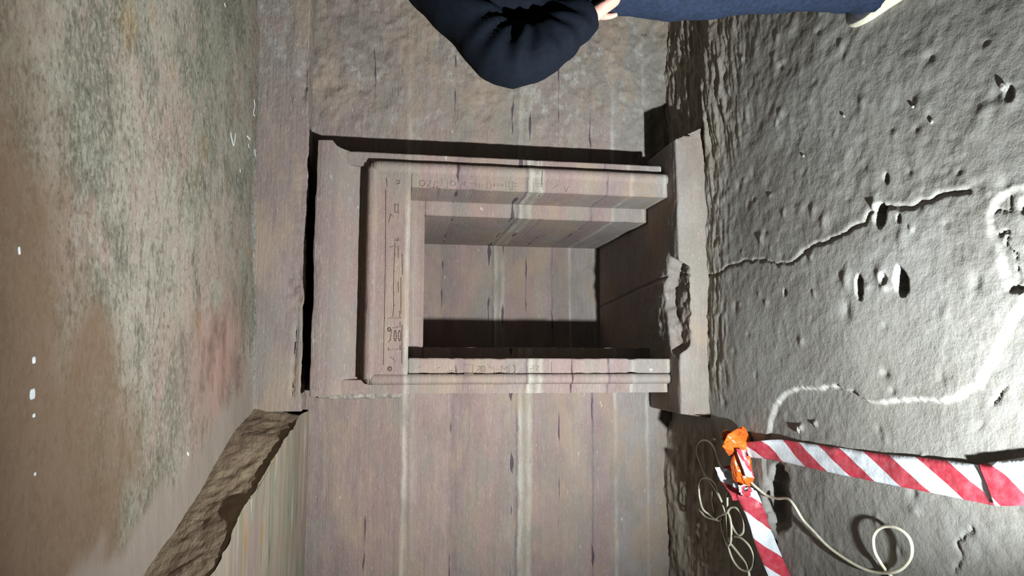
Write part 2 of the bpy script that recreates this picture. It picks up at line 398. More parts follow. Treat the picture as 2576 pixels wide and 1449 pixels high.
def floor_h(X, Y):
    h = FK*(Y-3.12)
    far = sstep(1.4, 3.2, Y)
    h += 0.012*fbm(X*1.7, Y*1.7, 2, 3) + 0.0045*fbm(X*6, Y*6, 3, 9)*(0.5+sstep(0, 1.2, X))
    h += 0.0016*fbm(X*24, Y*24, 3, 12)*(0.5+1.2*vnoise(X*2, Y*2, 44)+sstep(0.4, 1.3, X))
    # lumps and pits trodden into the crust
    for k in range(340):
        px, py = RNG.uniform(-1.1, 1.7), RNG.uniform(1.25, 3.1)
        if px < 0.2 and RNG.random() < 0.5: continue
        r = RNG.uniform(0.006, 0.02); a = RNG.choice([1, -1], p=[0.6, 0.4])*RNG.uniform(0.12, 0.45)*r
        el = RNG.uniform(0.6, 1.8)
        ix0, ix1 = np.searchsorted(xs, [px-4*r*max(el, 1), px+4*r*max(el, 1)]); iy0, iy1 = np.searchsorted(ys, [py-4*r, py+4*r])
        sx, sy = X[ix0:ix1, iy0:iy1], Y[ix0:ix1, iy0:iy1]
        h[ix0:ix1, iy0:iy1] += a*np.exp(-(((sx-px)/(r*el))**2+((sy-py)/r)**2))
    # chiselled bank along the foot of the wall
    wob = 0.12*fbm(X*2.2, Y*0+1.3, 3, 71)
    b = sstep(2.66+wob-0.30*np.clip(X-1.0, 0, 0.6), 3.25, Y)*sstep(0.75, 1.05, X)
    rd = ridge(X*3.2+0.7*Y, Y*21-X*2.6, 3, 5)
    h += b*(0.050*(rd-0.55)) + b*0.016*fbm(X*9, Y*42, 4, 8, 0.6)
    h += sstep(0.95, 1.1, X)*(0.020*np.exp(-((Y-3.03-wob*0.4)/0.09)**2)-0.022*sstep(3.08, 3.2, Y-wob*0.3))
    mid = sstep(2.85, 3.1, Y)*sstep(-0.3, -0.1, X)*(1-sstep(0.9, 1.05, X))
    h += mid*0.022*(ridge(X*9, Y*30, 3, 15)-0.6)
    bl = sstep(2.70, 3.2, Y)*(1-sstep(-0.42, -0.3, X))
    h += bl*(0.035*(ridge(X*6, Y*13, 3, 25)-0.5)-0.01) + 0.03*sstep(3.3, 3.5, Y)*(1-sstep(-0.5, -0.3, X))
    # crust broken away: lower level in front of the scarp
    d, s, al = seg_dist(X, Y, SCARP)
    jag = 0.012*fbm(X*32, Y*32, 4, 91, 0.65)
    ins = in_poly(X, Y, LOWPOLY)
    sd = np.where(ins, d, -d)+jag
    drop = sstep(-0.002, 0.005, sd)*(0.004+0.011*np.exp(-np.clip(sd, 0, 1)/0.25))
    h -= drop
    pale = np.exp(-((sd-0.002)/0.005)**2)*sstep(0.3, 0.6, vnoise(X*14, Y*14, 3)+0.25)
    # rubble patch at the near right
    r1 = in_poly(X, Y, RUB); rdist, _, _ = seg_dist(X, Y, RUB+[RUB[0]])
    rs = np.where(r1, rdist, -rdist)+jag
    cells = np.abs(fbm(X*20, Y*20, 2, 55))
    h += sstep(-0.002, 0.012, rs)*(-0.009-0.009*np.exp(-(cells/0.05)**2)+0.008*fbm(X*12, Y*12, 2, 61))
    pale = np.maximum(pale, np.exp(-((rs-0.0)/0.005)**2)*0.5); pale = np.maximum(pale, 0.25*sstep(0, 0.02, rs))
    # the long crack
    d, s, al = seg_dist(X+0.010*fbm(X*28, Y*28, 3, 2), Y+0.010*fbm(X*28, Y*28, 3, 6), CRACK)
    wd_ = 0.0035+0.003*vnoise(al*9, al*0, 13)+0.002*sstep(0.9, 1.2, al)
    h -= 0.010*np.exp(-(d/wd_)**2)
    h += 0.0015*sstep(0, 1, s)*np.exp(-d/0.05)*(d > 0.002)
    # deep hollows: (u, v, half-length across the room, half-length along it, depth)
    for u, v, ax, ay, dp in [(2212, 545, .036, .026, .05), (2258, 548, .012, .008, .02), (2264, 712, .046, .026, .06), (2162, 722, .038, .014, .035), (2222, 700, .018, .010, .012), (1952, 1258, .135, .080, .075), (2535, 232, .02, .012, .02), (2225, 448, .018, .012, .015), (1975, 735, .014, .012, .01), (2560, 520, .02, .012, .025)]:
        p = onF(u, v); q = ((X-p[0])/ax)**2+((Y-p[1])/ay)**2
        q = q*(1+0.5*fbm(X*25, Y*25, 2, 33)); h -= dp*(1-sstep(0.55, 1.15, q))
    for u, v, ax, ay, dp in [(2215, 690, .03, .02, .008), (2130, 700, .03, .018, .008), (2200, 520, .03, .01, .010), (2290, 575, .012, .006, .006), (2010, 1075, .012, .008, .012), (2045, 1065, .01, .008, .010)]:
        p = onF(u, v); h += dp*np.exp(-(((X-p[0])/ax)**2+((Y-p[1])/ay)**2))
    # secondary dark cracks at the lower right
    for pl in (fpx([(2576, 925), (2545, 930), (2535, 955), (2500, 985), (2485, 1010), (2460, 1060), (2430, 1110)]), fpx([(2400, 1449), (2412, 1400), (2405, 1370), (2440, 1330)])):
        d, s, al = seg_dist(X+0.016*fbm(X*22, Y*22, 3, 4), Y+0.012*fbm(X*26, Y*26, 3, 5), pl); h -= 0.008*np.exp(-(d/0.0045)**2)*sstep(0.25, 0.6, vnoise(X*12, Y*12, 7))
    warm = np.clip(b*0.8+bl*0.8+mid*0.4, 0, 1)
    return h, np.clip(pale, 0, 1), warm
HF, pale, warm = floor_h(X, Y)
def floor_z(x, y):
    i = np.clip(np.searchsorted(xs, x), 1, len(xs)-1); j = np.clip(np.searchsorted(ys, y), 1, len(ys)-1)
    return float(HF[i-1:i+1, j-1:j+1].mean())
def atF(u, v, h=0.0):
    """point over the floor seen at that place of the photograph, h above the local surface"""
    p = onF(u, v, h)
    for _ in range(4):
        z = max(floor_z(p[0], p[1]), FK*(p[1]-3.12)-0.012)+h; p = onZ(u, v, z)
    return p
struct(grid('floor', np.stack([X, Y, HF], -1), FLOORM, attrs={'pale': pale, 'warm': warm}))

# ================================================================== BACK WALL (opening for the shrine)
SX0, SX1, SZ1 = -0.185, 0.915, 1.80
xs_ = axis([(-2.6, -1.3, 0.08), (-1.3, SX0, 0.009), (SX0, SX1, 0.05), (SX1, 1.9, 0.008), (1.9, 3.0, 0.08)])
zs_ = axis([(-0.12, 1.98, 0.009)])
X, Z = np.meshgrid(xs_, zs_, indexing='ij')
rt = sstep(0.95, 1.3, X)
rel = 0.010*fbm(X*1.5, Z*1.8, 3, 101)+0.003*fbm(X*3, Z*40, 3, 105)+0.0025*fbm(X*18, Z*25, 3, 107)
chis = ridge(X*9-Z*5, Z*9+X*7, 3, 111)
rel += rt*(0.016*(chis-0.55)*sstep(0.35, 0.6, vnoise(X*2.2, Z*2.2, 119)+0.15)+0.006*fbm(X*14, Z*20, 3, 113))
foot = (1-sstep(0.0, 0.10, Z))
rel += foot*0.02*(0.5+fbm(X*6, Z*10, 3, 121))
Yg = YW-rel
xc = (xs_[:-1]+xs_[1:])/2; zc = (zs_[:-1]+zs_[1:])/2
XC, ZC = np.meshgrid(xc, zc, indexing='ij')
keep = ~((XC > SX0) & (XC < SX1) & (ZC < SZ1))
struct(grid('wall_back', np.stack([X, Yg, Z], -1), STONE, keep=keep))
# side walls, out of frame but holding the light in
for nm, xw, sgn in (('wall_left', -2.3, 1), ('wall_right', 2.65, -1)):
    yy = axis([(-1.5, 3.6, 0.06)]); zz = axis([(-0.5, 2.2, 0.06)])
    A, B = np.meshgrid(yy, zz, indexing='ij')
    P = np.stack([xw+sgn*0.03*fbm(A*2, B*3, 4, 131), A, B], -1)
    struct(grid(nm, P, STONE, flip=(sgn < 0)))

# ================================================================== CEILING
def ceil_z(x): return 2.088+0.024*(x+0.2)
RL = [(-0.235, 3.30), (-0.275, 3.17), (-0.310, 2.88), (-0.455, 2.42), (-0.565, 1.90), (-0.72, 1.1), (-0.95, 0.1), (-1.1, -1.0)]
def riser_x(y):
    p = sorted(RL, key=lambda t: t[1]); return np.interp(y, [q[1] for q in p], [q[0] for q in p])
xs_ = axis([(-1.2, -0.75, 0.05), (-0.75, 1.8, 0.013), (1.8, 2.75, 0.06)]); ys_ = axis([(-1.2, 1.0, 0.05), (1.0, 3.235, 0.012)])
X, Y = np.meshgrid(xs_, ys_, indexing='ij')
Z = ceil_z(X)+0.012*fbm(X*1.5, Y*1.5, 3, 141)+0.0035*fbm(X*8, Y*14, 4, 145)
dl = X-riser_x(Y)
pn = fbm(X*5, Y*5, 4, 151)
plaster = (1-sstep(0.10, 0.17, dl+0.10*pn-0.02*(3.2-Y)))
brown = np.clip((1-sstep(1.38, 1.85, Y+0.7*X+0.3*pn)), 0, 1)
pk = onZ(560, 900, 2.09)
pinkish = np.exp(-(((X-pk[0])/0.34)**2+((Y-pk[1])/0.42)**2))*sstep(-0.5, 0.3, pn+0.2)
lime = sstep(3.12, 3.235, Y+0.10*pn)*sstep(0.3, 0.6, vnoise(X*3, Y*2, 161)+0.1)
keep = ((X-riser_x(Y)) > -0.06)[:-1, :-1]
ce = struct(grid('ceiling', np.stack([X, Y, Z], -1), CEILM, keep=keep, flip=True, attrs={'plaster': plaster, 'brown': brown, 'pinkish': pinkish, 'lime': lime}))
# dabs of white paint left on the ceiling
def paint_mark(pts, w):
    P = [onZ(u, v, 0.0) for u, v in []]
    c = []
    for u, v in pts:
        p = onZ(u, v, 2.09); p = onZ(u, v, ceil_z(p[0])); i = np.clip(np.searchsorted(xs_, p[0]), 1, len(xs_)-1); j = np.clip(np.searchsorted(ys_, p[1]), 1, len(ys_)-1)
        p[2] = Z[i-1:i+1, j-1:j+1].mean(); c.append(p)
    c = catmull(c, 4); v_, f_ = tube_data(c, [(w*(0.5+0.5*math.sin(math.pi*(k+0.6)/(len(c)+0.2))), 0.0016) for k in range(len(c))], 8)
    # flatten against the plaster
    v_ = [np.array([p[0], p[1], np.clip(p[2], 0, 9)]) for p in v_]
    pyd('paint_mark', v_, f_, PAINT, ce, True)
for pts, w in [([(584, 332), (586, 352), (590, 366), (594, 350), (596, 335)], .004), ([(640, 250), (642, 268), (638, 285), (642, 292)], .005), ([(625, 342), (632, 352)], .005), ([(628, 362), (630, 372)], .004), ([(643, 375), (645, 392)], .008), ([(607, 425), (608, 434)], .004), ([(76, 897), (77, 914)], .007), ([(73, 978), (74, 1004)], .011), ([(78, 1040), (78, 1050)], .005), ([(83, 1188), (84, 1196)], .004), ([(40, 620), (42, 640)], .004), ([(474, 1138), (478, 1145)], .005), ([(570, 8), (573, 18)], .004)]:
    paint_mark(pts, w)

# band of rock between ceiling and shrine, its broken lower edge and the soffit behind it
xs2 = axis([(-0.27, 1.8, 0.008), (1.8, 2.75, 0.05)])
chip = np.clip(fbm(xs2*7, xs2*0+2.0, 4, 171), -1, 1)
zlow = 1.888+0.006*chip+0.004*fbm(xs2*40, xs2*0, 2, 173)+0.010*sstep(0.9, 1.3, xs2)
xr = onY(745, 690, 3.24)[0]
ztop = ceil_z(xs2)+0.03
prof = []
for k in range(26):
    t = k/25; z = ztop+(zlow-ztop)*t
    y = 3.235+0.004*fbm(xs2*3, z*6, 3, 175)-0.0
    hack = sstep(0.62, 1.0, np.full_like(xs2, t))
    y = y+hack*0.010*ridge(xs2*42, z*16, 2, 177)*np.exp(-((xs2-0.62)/0.3)**2)
    gou = np.exp(-(((xs2-0.30)/0.12)**2))*sstep(0.45, 0.75, np.full_like(xs2, t))
    y = y+gou*(0.020+0.018*fbm(xs2*26, z*34, 3, 179))
    crk = np.exp(-((z-(1.925-0.02*(xs2+0.2)))/0.005)**2)*(1-sstep(0.08, 0.16, xs2))*sstep(-0.22, -0.18, xs2)
    y = y+crk*0.03
    up = np.exp(-(((xs2-1.28)/0.10)**2+((z-1.915)/0.02)**2)); y = y+up*0.03*(0.5+ridge(xs2*20, z*20, 2, 181))
    prof.append(np.stack([xs2, y, z], -1))
for k in range(1, 14):
    t = k/13; y = 3.245+(3.56-3.245)*t
    z = zlow+0.004+0.012*sstep(0, 1, np.full_like(xs2, t))+0.004*fbm(xs2*12, xs2*0+y*12, 3, 183)
    prof.append(np.stack([xs2, np.full_like(xs2, y), z], -1))
struct(grid('trim_1', np.stack(prof, 1), STONE, flip=True))

# sloping side of the raised ceiling on the left and the lower ceiling beyond it
yr = axis([(-1.0, 1.4, 0.05), (1.4, 3.27, 0.010)])
cols = []
XR = riser_x(yr)
for k in range(32):
    t = k/31
    zt = ceil_z(XR)+0.012*fbm(XR*1.5, yr*1.5, 3, 141)+0.006; zb = 1.898+0.028*(1-sstep(2.2, 3.1, yr))
    z = zt+(zb-zt)*t
    x = XR-t*(0.022+0.026*sstep(2.2, 2.8, yr))
    x = x+0.010*(ridge(yr*5+z*4, z*15+yr*3, 3, 191)-0.55)*np.sin(math.pi*min(1, t*1.05))+0.005*fbm(yr*20, z*30, 3, 193)*min(1, t*6)
    x = x+0.016*sstep(0.55, 1.0, np.full_like(yr, t))*np.exp(-((yr-2.32)/0.14)**2)
    cols.append(np.stack([x, yr, z], -1))
struct(grid('trim_2', np.stack(cols, 1), BROWN))
ys3 = axis([(-1.0, 1.4, 0.05), (1.4, 3.56, 0.010)]); sp = np.concatenate([np.linspace(0, 1.05, 90), np.linspace(1.12, 2.3, 18)])
Sg, Y = np.meshgrid(sp[::-1], ys3, indexing='ij')
edge_w = 0.018*fbm(Y*9, Y*0+2.2, 3, 207)
X = riser_x(np.minimum(Y, 3.24))-0.012+edge_w*0.6*(1-sstep(0, 0.1, Sg))-0.026*sstep(2.2, 2.8, Y)+0.016*np.exp(-((Y-2.32)/0.14)**2)-Sg
Z = 1.897+0.028*(1-sstep(2.2, 3.1, Y))+0.006*fbm(X*2, Y*5, 3, 201)+0.010*(ridge(X*1.6, Y*11, 3, 203)-0.55)-0.012*sstep(3.35, 3.5, Y)
lc = struct(grid('ceiling', np.stack([X, Y, Z], -1), LOWM, flip=True))

# ================================================================== SHRINE
sh = empty('shrine', ((SX0+SX1)/2, YF, ZL))
tag(sh, 'pink sandstone shrine with cornice and stepped door frame carved into the wall', 'shrine')
OFF = np.array(sh.location)
def part(name, v, f, mat=STONE, parent=sh, smooth=False, bev=0.0):
    v = [np.asarray(p)-OFF for p in v]
    o = pyd(name, v, f, mat, parent, smooth)
    if bev:
        b = o.modifiers.new('bevel', 'BEVEL'); b.width = bev; b.segments = 2; b.limit_method = 'ANGLE'; b.angle_limit = math.radians(40)
    return o
def boxv(x0, x1, y0, y1, z0, z1):
    v = [(x0, y0, z0), (x1, y0, z0), (x1, y1, z0), (x0, y1, z0), (x0, y0, z1), (x1, y0, z1), (x1, y1, z1), (x0, y1, z1)]
    return v, [(0, 3, 2, 1), (4, 5, 6, 7), (0, 1, 5, 4), (1, 2, 6, 5), (2, 3, 7, 6), (3, 0, 4, 7)]
def worn_box(name, x0, x1, y0, y1, z0, z1, wear=0.003, step=0.02, parent=sh, seed=0):
    """a stone block with chipped, slightly wavy edges"""
    import bmesh
    bm = bmesh.new(); v, f = boxv(x0, x1, y0, y1, z0, z1)
    bv = [bm.verts.new(p) for p in v]; [bm.faces.new([bv[i] for i in q]) for q in f]
    bmesh.ops.bevel(bm, geom=bm.edges[:], offset=0.004, segments=2, affect='EDGES')
    ax = int(np.argmax([x1-x0, y1-y0, z1-z0])); lo_, hi = [(x0, x1), (y0, y1), (z0, z1)][ax]
    n = int((hi-lo_)/step); no = [0, 0, 0]; no[ax] = 1
    for k in range(1, n):
        co = [0, 0, 0]; co[ax] = lo_+(hi-lo_)*k/n
        bmesh.ops.bisect_plane(bm, geom=bm.verts[:]+bm.edges[:]+bm.faces[:], plane_co=co, plane_no=no)
    c = np.array([p.co for p in bm.verts])
    t = c[:, ax]
    chip_ = np.maximum(0, fbm(t*23+seed, t*0+seed*1.7, 4, 211+seed)-0.12)*wear*6
    for q, p in enumerate(bm.verts):
        for a in range(3):
            if a == ax: continue
            l0, l1 = [(x0, x1), (y0, y1), (z0, z1)][a]
            mid_ = (l0+l1)/2
            p.co[a] += -np.sign(p.co[a]-mid_)*(chip_[q] if abs(c[q][1]-y0) < 0.012 and a != 1 else 0)*0.5 + wear*0.35*fbm(np.array([t[q]*5.0]), np.array([a*3.3+seed]), 3, 221)[0]
    me = bpy.data.meshes.new(name); bm.normal_update(); bm.to_mesh(me); bm.free()
    me.transform(Matrix.Translation(-Vector(OFF)))
    o = link(name, me, STONE, parent, False)
    return o
ZB = 0.135
XL = (-0.198, -0.153, -0.105, -0.034); XRR = (0.936, 0.889, 0.829, 0.767)
NI0, NI1 = 0.020, 0.694       # niche opening
ZLI, ZLT, ZTO = 1.417, 1.567, 1.617
ZN = 1.340
FIL = YF+0.036                # fillet outside the roll moulding sits back a little
jl = worn_box('jamb', XL[2]+0.003, XL[3], YF, YW+0.02, ZB, ZLI, 0.003, seed=1)
jr = worn_box('jamb', XRR[3], XRR[2]+0.01, YF, YW+0.02, ZB, ZLI, 0.003, seed=2)
li = worn_box('lintel', XL[2]-0.01, XRR[2]+0.01, YF, YW+0.02, ZLI, ZLT+0.01, 0.002, seed=3)
worn_box('outer_fillet', XL[0], XL[1]+0.02, FIL, YW+0.05, ZB, 1.734, 0.0015, seed=4)
worn_box('outer_fillet', XRR[1]-0.02, XRR[0], FIL, YW+0.05, ZB+0.03, 1.734, 0.0015, seed=5)
worn_box('inner_jamb', XL[3]-0.02, NI0, YW, YB+0.05, ZB, ZN, 0.003, seed=7)
worn_box('inner_jamb', NI1, XRR[3]+0.02, YW, YB+0.05, ZB, ZN, 0.003, seed=8)
worn_box('inner_lintel', XL[3]-0.02, XRR[3]+0.02, YW, YB+0.05, ZN, ZLI+0.02, 0.003, seed=9)
def panel(name, P, flip=False):
    return grid(name, P-OFF, STONE, sh, flip=flip)
a, b = np.meshgrid(axis([(NI0-0.03, NI1+0.03, 0.012)]), axis([(0.05, ZN+0.03, 0.012)]), indexing='ij')
panel('niche_back', np.stack([a, YB-0.002-0.006*fbm(a*3, b*9, 4, 231), b], -1))
# roll moulding round three sides
TY = YF+0.012; tr = 0.0265
def roll(name, p0, p1, r, seed):
    n = 60; pts = [np.array(p0)+(np.array(p1)-np.array(p0))*k/n for k in range(n+1)]
    rr = [r*(1+0.06*float(fbm(np.array([k*0.35]), np.array([seed*3.1]), 3, 241)[0])) for k in range(n+1)]
    v, f = tube_data(pts, rr, 20); return part(name, v, f, smooth=True)
roll('roll_moulding', (-0.129, TY, ZB+0.02), (-0.129, TY, 1.592), 0.0250, 1)
roll('roll_moulding', (0.859, TY, ZB+0.01), (0.859, TY, 1.592), 0.0300, 2)
roll('roll_moulding', (-0.129, TY, 1.592), (0.859, TY, 1.592), 0.0265, 3)
for x in (-0.129, 0.859):       # mitred corners
    v, f = tube_data([(x, TY, 1.592-0.0), (x+0.0001, TY, 1.598), (x+0.0002, TY, 1.612)], [0.027, 0.024, 0.006], 16); part('roll_moulding', v, f, smooth=True)
# cavetto cornice; flares to the right, broken off flush on the left
CYB = 3.298                     # the cavetto starts well behind the roll
cz = [1.600, 1.630, 1.645, 1.665, 1.69, 1.715, 1.74, 1.76, 1.775, 1.782, 1.80, 1.835, 1.842]
def flare(z): t = np.clip((z-1.63)/0.145, 0, 1); return 0.128*(1-np.sqrt(np.clip(1-t*t, 0, 1)))**0.9
xs4 = np.linspace(0, 1, 130); rows = []
for z in cz:
    o_ = float(flare(z)) if z < 1.778 else 0.128
    if z > 1.838: o_ = 0.123
    xr_ = XRR[0]+0.0+0.022*(o_/0.128); x = XL[0]-0.004*(z-1.63)/0.2+(xr_-XL[0])*xs4
    w_ = 0.0035*fbm(x*9, x*0+z*5, 3, 251)*(1.6 if z > 1.8 else 0.5)
    rows.append(np.stack([x, CYB-o_-w_*0.6, np.full_like(x, z)+w_*(1 if z > 1.82 else 0.2)], -1))
front = np.stack(rows, 1)                       # (130, nz, 3)
back = front.copy(); back[..., 1] = YW+0.03
top = np.stack([front[:, -1], back[:, -1]], 1)
def ring_mesh():
    n = 130; nz = len(cz); v = list(front.reshape(-1, 3)); f = []
    id_ = lambda i, j: i*nz+j
    for i in range(n-1):
        for j in range(nz-1): f.append((id_(i, j), id_(i+1, j), id_(i+1, j+1), id_(i, j+1)))
    B0 = len(v); v += list(back[:, -1]); C0 = len(v); v += list(back[:, 0])
    for i in range(n-1):
        f.append((id_(i, nz-1), id_(i+1, nz-1), B0+i+1, B0+i)); f.append((C0+i, C0+i+1, id_(i+1, 0), id_(i, 0))); f.append((B0+i, B0+i+1, C0+i+1, C0+i))
    f.append(tuple([id_(n-1, j) for j in range(nz)]+[B0+n-1, C0+n-1])); f.append(tuple([C0, B0]+[id_(0, j) for j in range(nz-1, -1, -1)]))
    return v, f
v, f = ring_mesh(); co = part('cornice', v, f, smooth=True)
co.data.polygons.foreach_set('use_smooth', [True]*len(co.data.polygons)); em = co.modifiers.new('split', 'EDGE_SPLIT'); em.split_angle = math.radians(38)

pts = [np.array([-0.212+0.006*float(fbm(np.array([z*30]), np.array([1.0]), 3, 291)[0]), YW-0.02-0.0*z, z]) for z in np.linspace(1.44, 1.845, 60)]
v, f = tube_data(pts, [(0.016*(1+0.6*float(fbm(np.array([k*0.5]), np.array([4.0]), 3, 293)[0])), 0.022) for k in range(60)], 10)
part('mortar_joint', v, f, MORTAR, smooth=True)

# step / threshold: top runs back into the niche, front edge broken in the middle
xs5 = axis([(-0.29, 1.03, 0.0062)]); ys5 = axis([(YL, YB+0.02, 0.0062)])
X, Y = np.meshgrid(xs5, ys5, indexing='ij')
Zt = ZL-0.012*(Y-YL)+0.003*fbm(X*9, Y*20, 3, 261)
rough_ = np.exp(-((X-0.25)/0.26)**2)*np.exp(-((Y-3.35)/0.28)**2)
Zt += rough_*0.012*(ridge(X*16, Y*30, 3, 263)-0.45)
Zt += 0.004*(ridge(X*8, Y*45, 2, 265)-0.5)*sstep(0.5, 0.65, X)*(1-sstep(3.3, 3.6, Y))
lc_ = [tuple(onZ(u, v, ZL)[:2]) for u, v in [(1503, 772), (1540, 757), (1600, 728), (1660, 703), (1690, 690), (1712, 690)]]
d, s, al = seg_dist(X, Y, lc_); Zt -= 0.012*np.exp(-(d/0.005)**2)
cavp = [tuple(onZ(u, v, ZL)[:2]) for u, v in [(1718, 690), (1703, 648), (1690, 652), (1680, 690), (1672, 720), (1674, 770), (1684, 820), (1690, 880), (1704, 900), (1718, 860), (1724, 800), (1722, 730)]]
cd_, _, _ = seg_dist(X, Y, cavp+[cavp[0]])
cs = np.where(in_poly(X, Y, cavp), cd_, -cd_)+0.016*fbm(X*16, Y*22, 4, 267, 0.6)
cav = cs > 0
Zt -= sstep(-0.012, 0.022, cs)*(0.055+0.014*fbm(X*22, Y*22, 3, 271))
chunk = np.exp(-(((X-onZ(1680, 655, ZL)[0])/0.05)**2+((Y-onZ(1680, 655, ZL)[1])/0.03)**2)); Zt += 0.010*chunk*(1+1.2*fbm(X*25, Y*25, 3, 277))
crest = np.exp(-(((X-onZ(1668, 800, ZL)[0])/0.10)**2+((Y-onZ(1662, 800, ZL)[1])/0.03)**2)); Zt += (1-sstep(-0.01, 0.01, cs))*0.010*crest*(1+1.5*fbm(X*22, Y*30, 3, 279))
edge = np.exp(-(Y-YL)/0.012); Zt -= edge*(0.005+0.004*fbm(X*14, X*0+1, 3, 273))
rows = []
for k in range(26, 0, -1):      # front face, from the floor up to the edge
    t = k/26; z = Zt[:, 0]-t*0.20
    spl = 0.10*t*sstep(0.85, 1.02, xs5)-0.02*t*(1-sstep(-0.29, -0.2, xs5))
    y = YL-0.003-0.004*fbm(xs5*5, z*9, 3, 275)+0.012*fbm(xs5*14, z*20, 3, 281)*(1-sstep(-0.27, -0.16, xs5))
    rows.append(np.stack([xs5+spl, y, z], -1))
Pst = np.concatenate([np.stack(rows, 1), np.stack([X, Y, Zt], -1)], 1)
# end faces
e0 = Pst[:1].copy(); e0[..., 2] = -0.08; e0[..., 0] -= 0.03; e1 = Pst[-1:].copy(); e1[..., 2] = -0.08; e1[..., 0] += 0.03
e1[0, :26, 0] = Pst[-1, :26, 0]; e0[0, :26, 0] = Pst[0, :26, 0]
Pst = np.concatenate([e0, Pst, e1], 0)
panel('threshold', Pst, flip=False)

# carved signs on lintel and jambs: thin ridges of stone
def glyph(strokes, Y, parent, w=0.0030, hgt=0.0046):
    V = []; F = []
    for st in strokes:
        pts = [onY(u, v, Y) for u, v in st]
        for p, q in zip(pts[:-1], pts[1:]):
            d = q-p; L = np.linalg.norm(d)
            if L < 1e-5: continue
            d = d/L; nrm = np.array([-d[2], 0, d[0]])*w; p2 = p-d*w*0.5; q2 = q+d*w*0.5
            b0 = len(V)
            for base in (p2, q2):
                V.extend([base-nrm+[0, 0.001, 0], base-nrm*0.45+[0, -hgt, 0], base+nrm*0.45+[0, -hgt, 0], base+nrm+[0, 0.001, 0]])
            F.extend([(b0, b0+4, b0+5, b0+1), (b0+1, b0+5, b0+6, b0+2), (b0+2, b0+6, b0+7, b0+3), (b0, b0+1, b0+2, b0+3), (b0+4, b0+7, b0+6, b0+5)])
    part('glyph', V, F, parent=parent)
def arc(u, v, ru, rv, a0=0, a1=360, n=12):
    return [(u+ru*math.cos(math.radians(a0+(a1-a0)*k/n)), v+rv*math.sin(math.radians(a0+(a1-a0)*k/n))) for k in range(n+1)]
GL = [[[(995, 612), (994, 640), (992, 684), (991, 737), (992, 768), (990, 796)]], [[(979, 801), (1008, 800), (1006, 783)]], [[(989, 825), (999, 824), (1008, 822), (1008, 811)]],
      [[(979, 861), (983, 855), (987, 830)]], [arc(995, 845, 3, 13)], [arc(1006, 845, 3, 13)], [[(978, 876), (978, 880), (1008, 879), (1008, 870)]], [[(1013, 818), (1012, 914)]],
      [[(972, 480), (971, 668), (968, 800), (966, 918)]], [arc(980, 829, 3.5, 4.5)], [arc(981, 928, 4.5, 5), [(978, 930), (985, 924)]], [[(984, 899), (990, 903), (996, 910)]],
      [[(996, 602), (1000, 606), (1004, 600)], [(994, 606), (1007, 605)]], [[(1003, 710), (1004, 735)]], [[(983, 622), (1004, 621)], [(1003, 622), (1003, 648)]], [[(1013, 640), (1014, 690)]],
      [[(979, 560), (984, 540), (992, 545)]], [[(995, 515), (995, 535), (1003, 535), (1003, 515), (995, 515)]], [[(973, 450), (975, 468)]], [[(1000, 455), (1005, 455), (1005, 462), (1000, 464)]], [[(1010, 700), (1010, 790)]]]
for g in GL: glyph(g, YF, li)
GR = [[arc(1063, 461, 7, 7)], [[(1075, 457), (1083, 456), (1082, 463), (1076, 469), (1084, 470)]], [[(1096, 455), (1092, 472)]], [[(1102, 456), (1101, 472)]], [[(1112, 450), (1112, 470)]], [[(1126, 458), (1126, 472), (1121, 472)]],
      [arc(1140, 462, 6, 6)], [[(1158, 474), (1163, 462), (1172, 458), (1168, 466), (1174, 473)]], [[(1184, 462), (1198, 461), (1198, 470)]], [[(1206, 461), (1206, 470)]], [[(1212, 466), (1219, 466)]], [[(1226, 458), (1226, 475)]], [[(1233, 458), (1237, 467), (1234, 476)]],
      [[(1243, 464), (1264, 464), (1264, 468), (1243, 468), (1243, 464)]], [[(1273, 457), (1273, 470)]], [[(1280, 458), (1290, 458), (1290, 477), (1282, 477), (1281, 459)]], [[(1294, 462), (1303, 462)], [(1294, 470), (1303, 470)]],
      [[(1343, 459), (1343, 481)]], [[(1352, 463), (1361, 463), (1361, 470), (1352, 470)]], [[(1366, 461), (1366, 477)]], [[(1392, 474), (1404, 464)]], [[(1420, 470), (1424, 482), (1432, 470)]]]
for g in GR: glyph(g, YF, jr, 0.0024, 0.0026)
GLJ = [[[(1168, 918), (1190, 918), (1190, 940), (1168, 940)]], [[(1198, 921), (1205, 922), (1204, 930), (1198, 936)]], [[(1208, 921), (1208, 937)]], [arc(1216, 928, 6, 7), [(1212, 921), (1220, 935)], [(1220, 921), (1212, 935)]],
       [[(1227, 917), (1238, 926), (1231, 924)]], [[(1242, 922), (1244, 938)]], [[(1249, 930), (1258, 930)]], [[(1262, 938), (1262, 922), (1269, 930), (1276, 922), (1276, 938)]], [[(1281, 920), (1281, 938)]], [arc(1290, 929, 6, 11, -80, 80)], [[(1310, 927), (1318, 927)], [(1310, 933), (1318, 933)]],
       [[(1328, 920), (1328, 936)]], [[(1334, 920), (1342, 920), (1342, 927), (1334, 928), (1342, 936), (1334, 936)]], [[(1348, 921), (1356, 922), (1350, 930), (1358, 936)]], [[(1388, 912), (1388, 936)]], [[(1126, 937), (1136, 932), (1146, 934), (1150, 931)]], [[(1102, 926), (1108, 924)]], [[(1053, 925), (1060, 922)]]]
for g in GLJ: glyph(g, YF, jl, 0.0024, 0.0026)

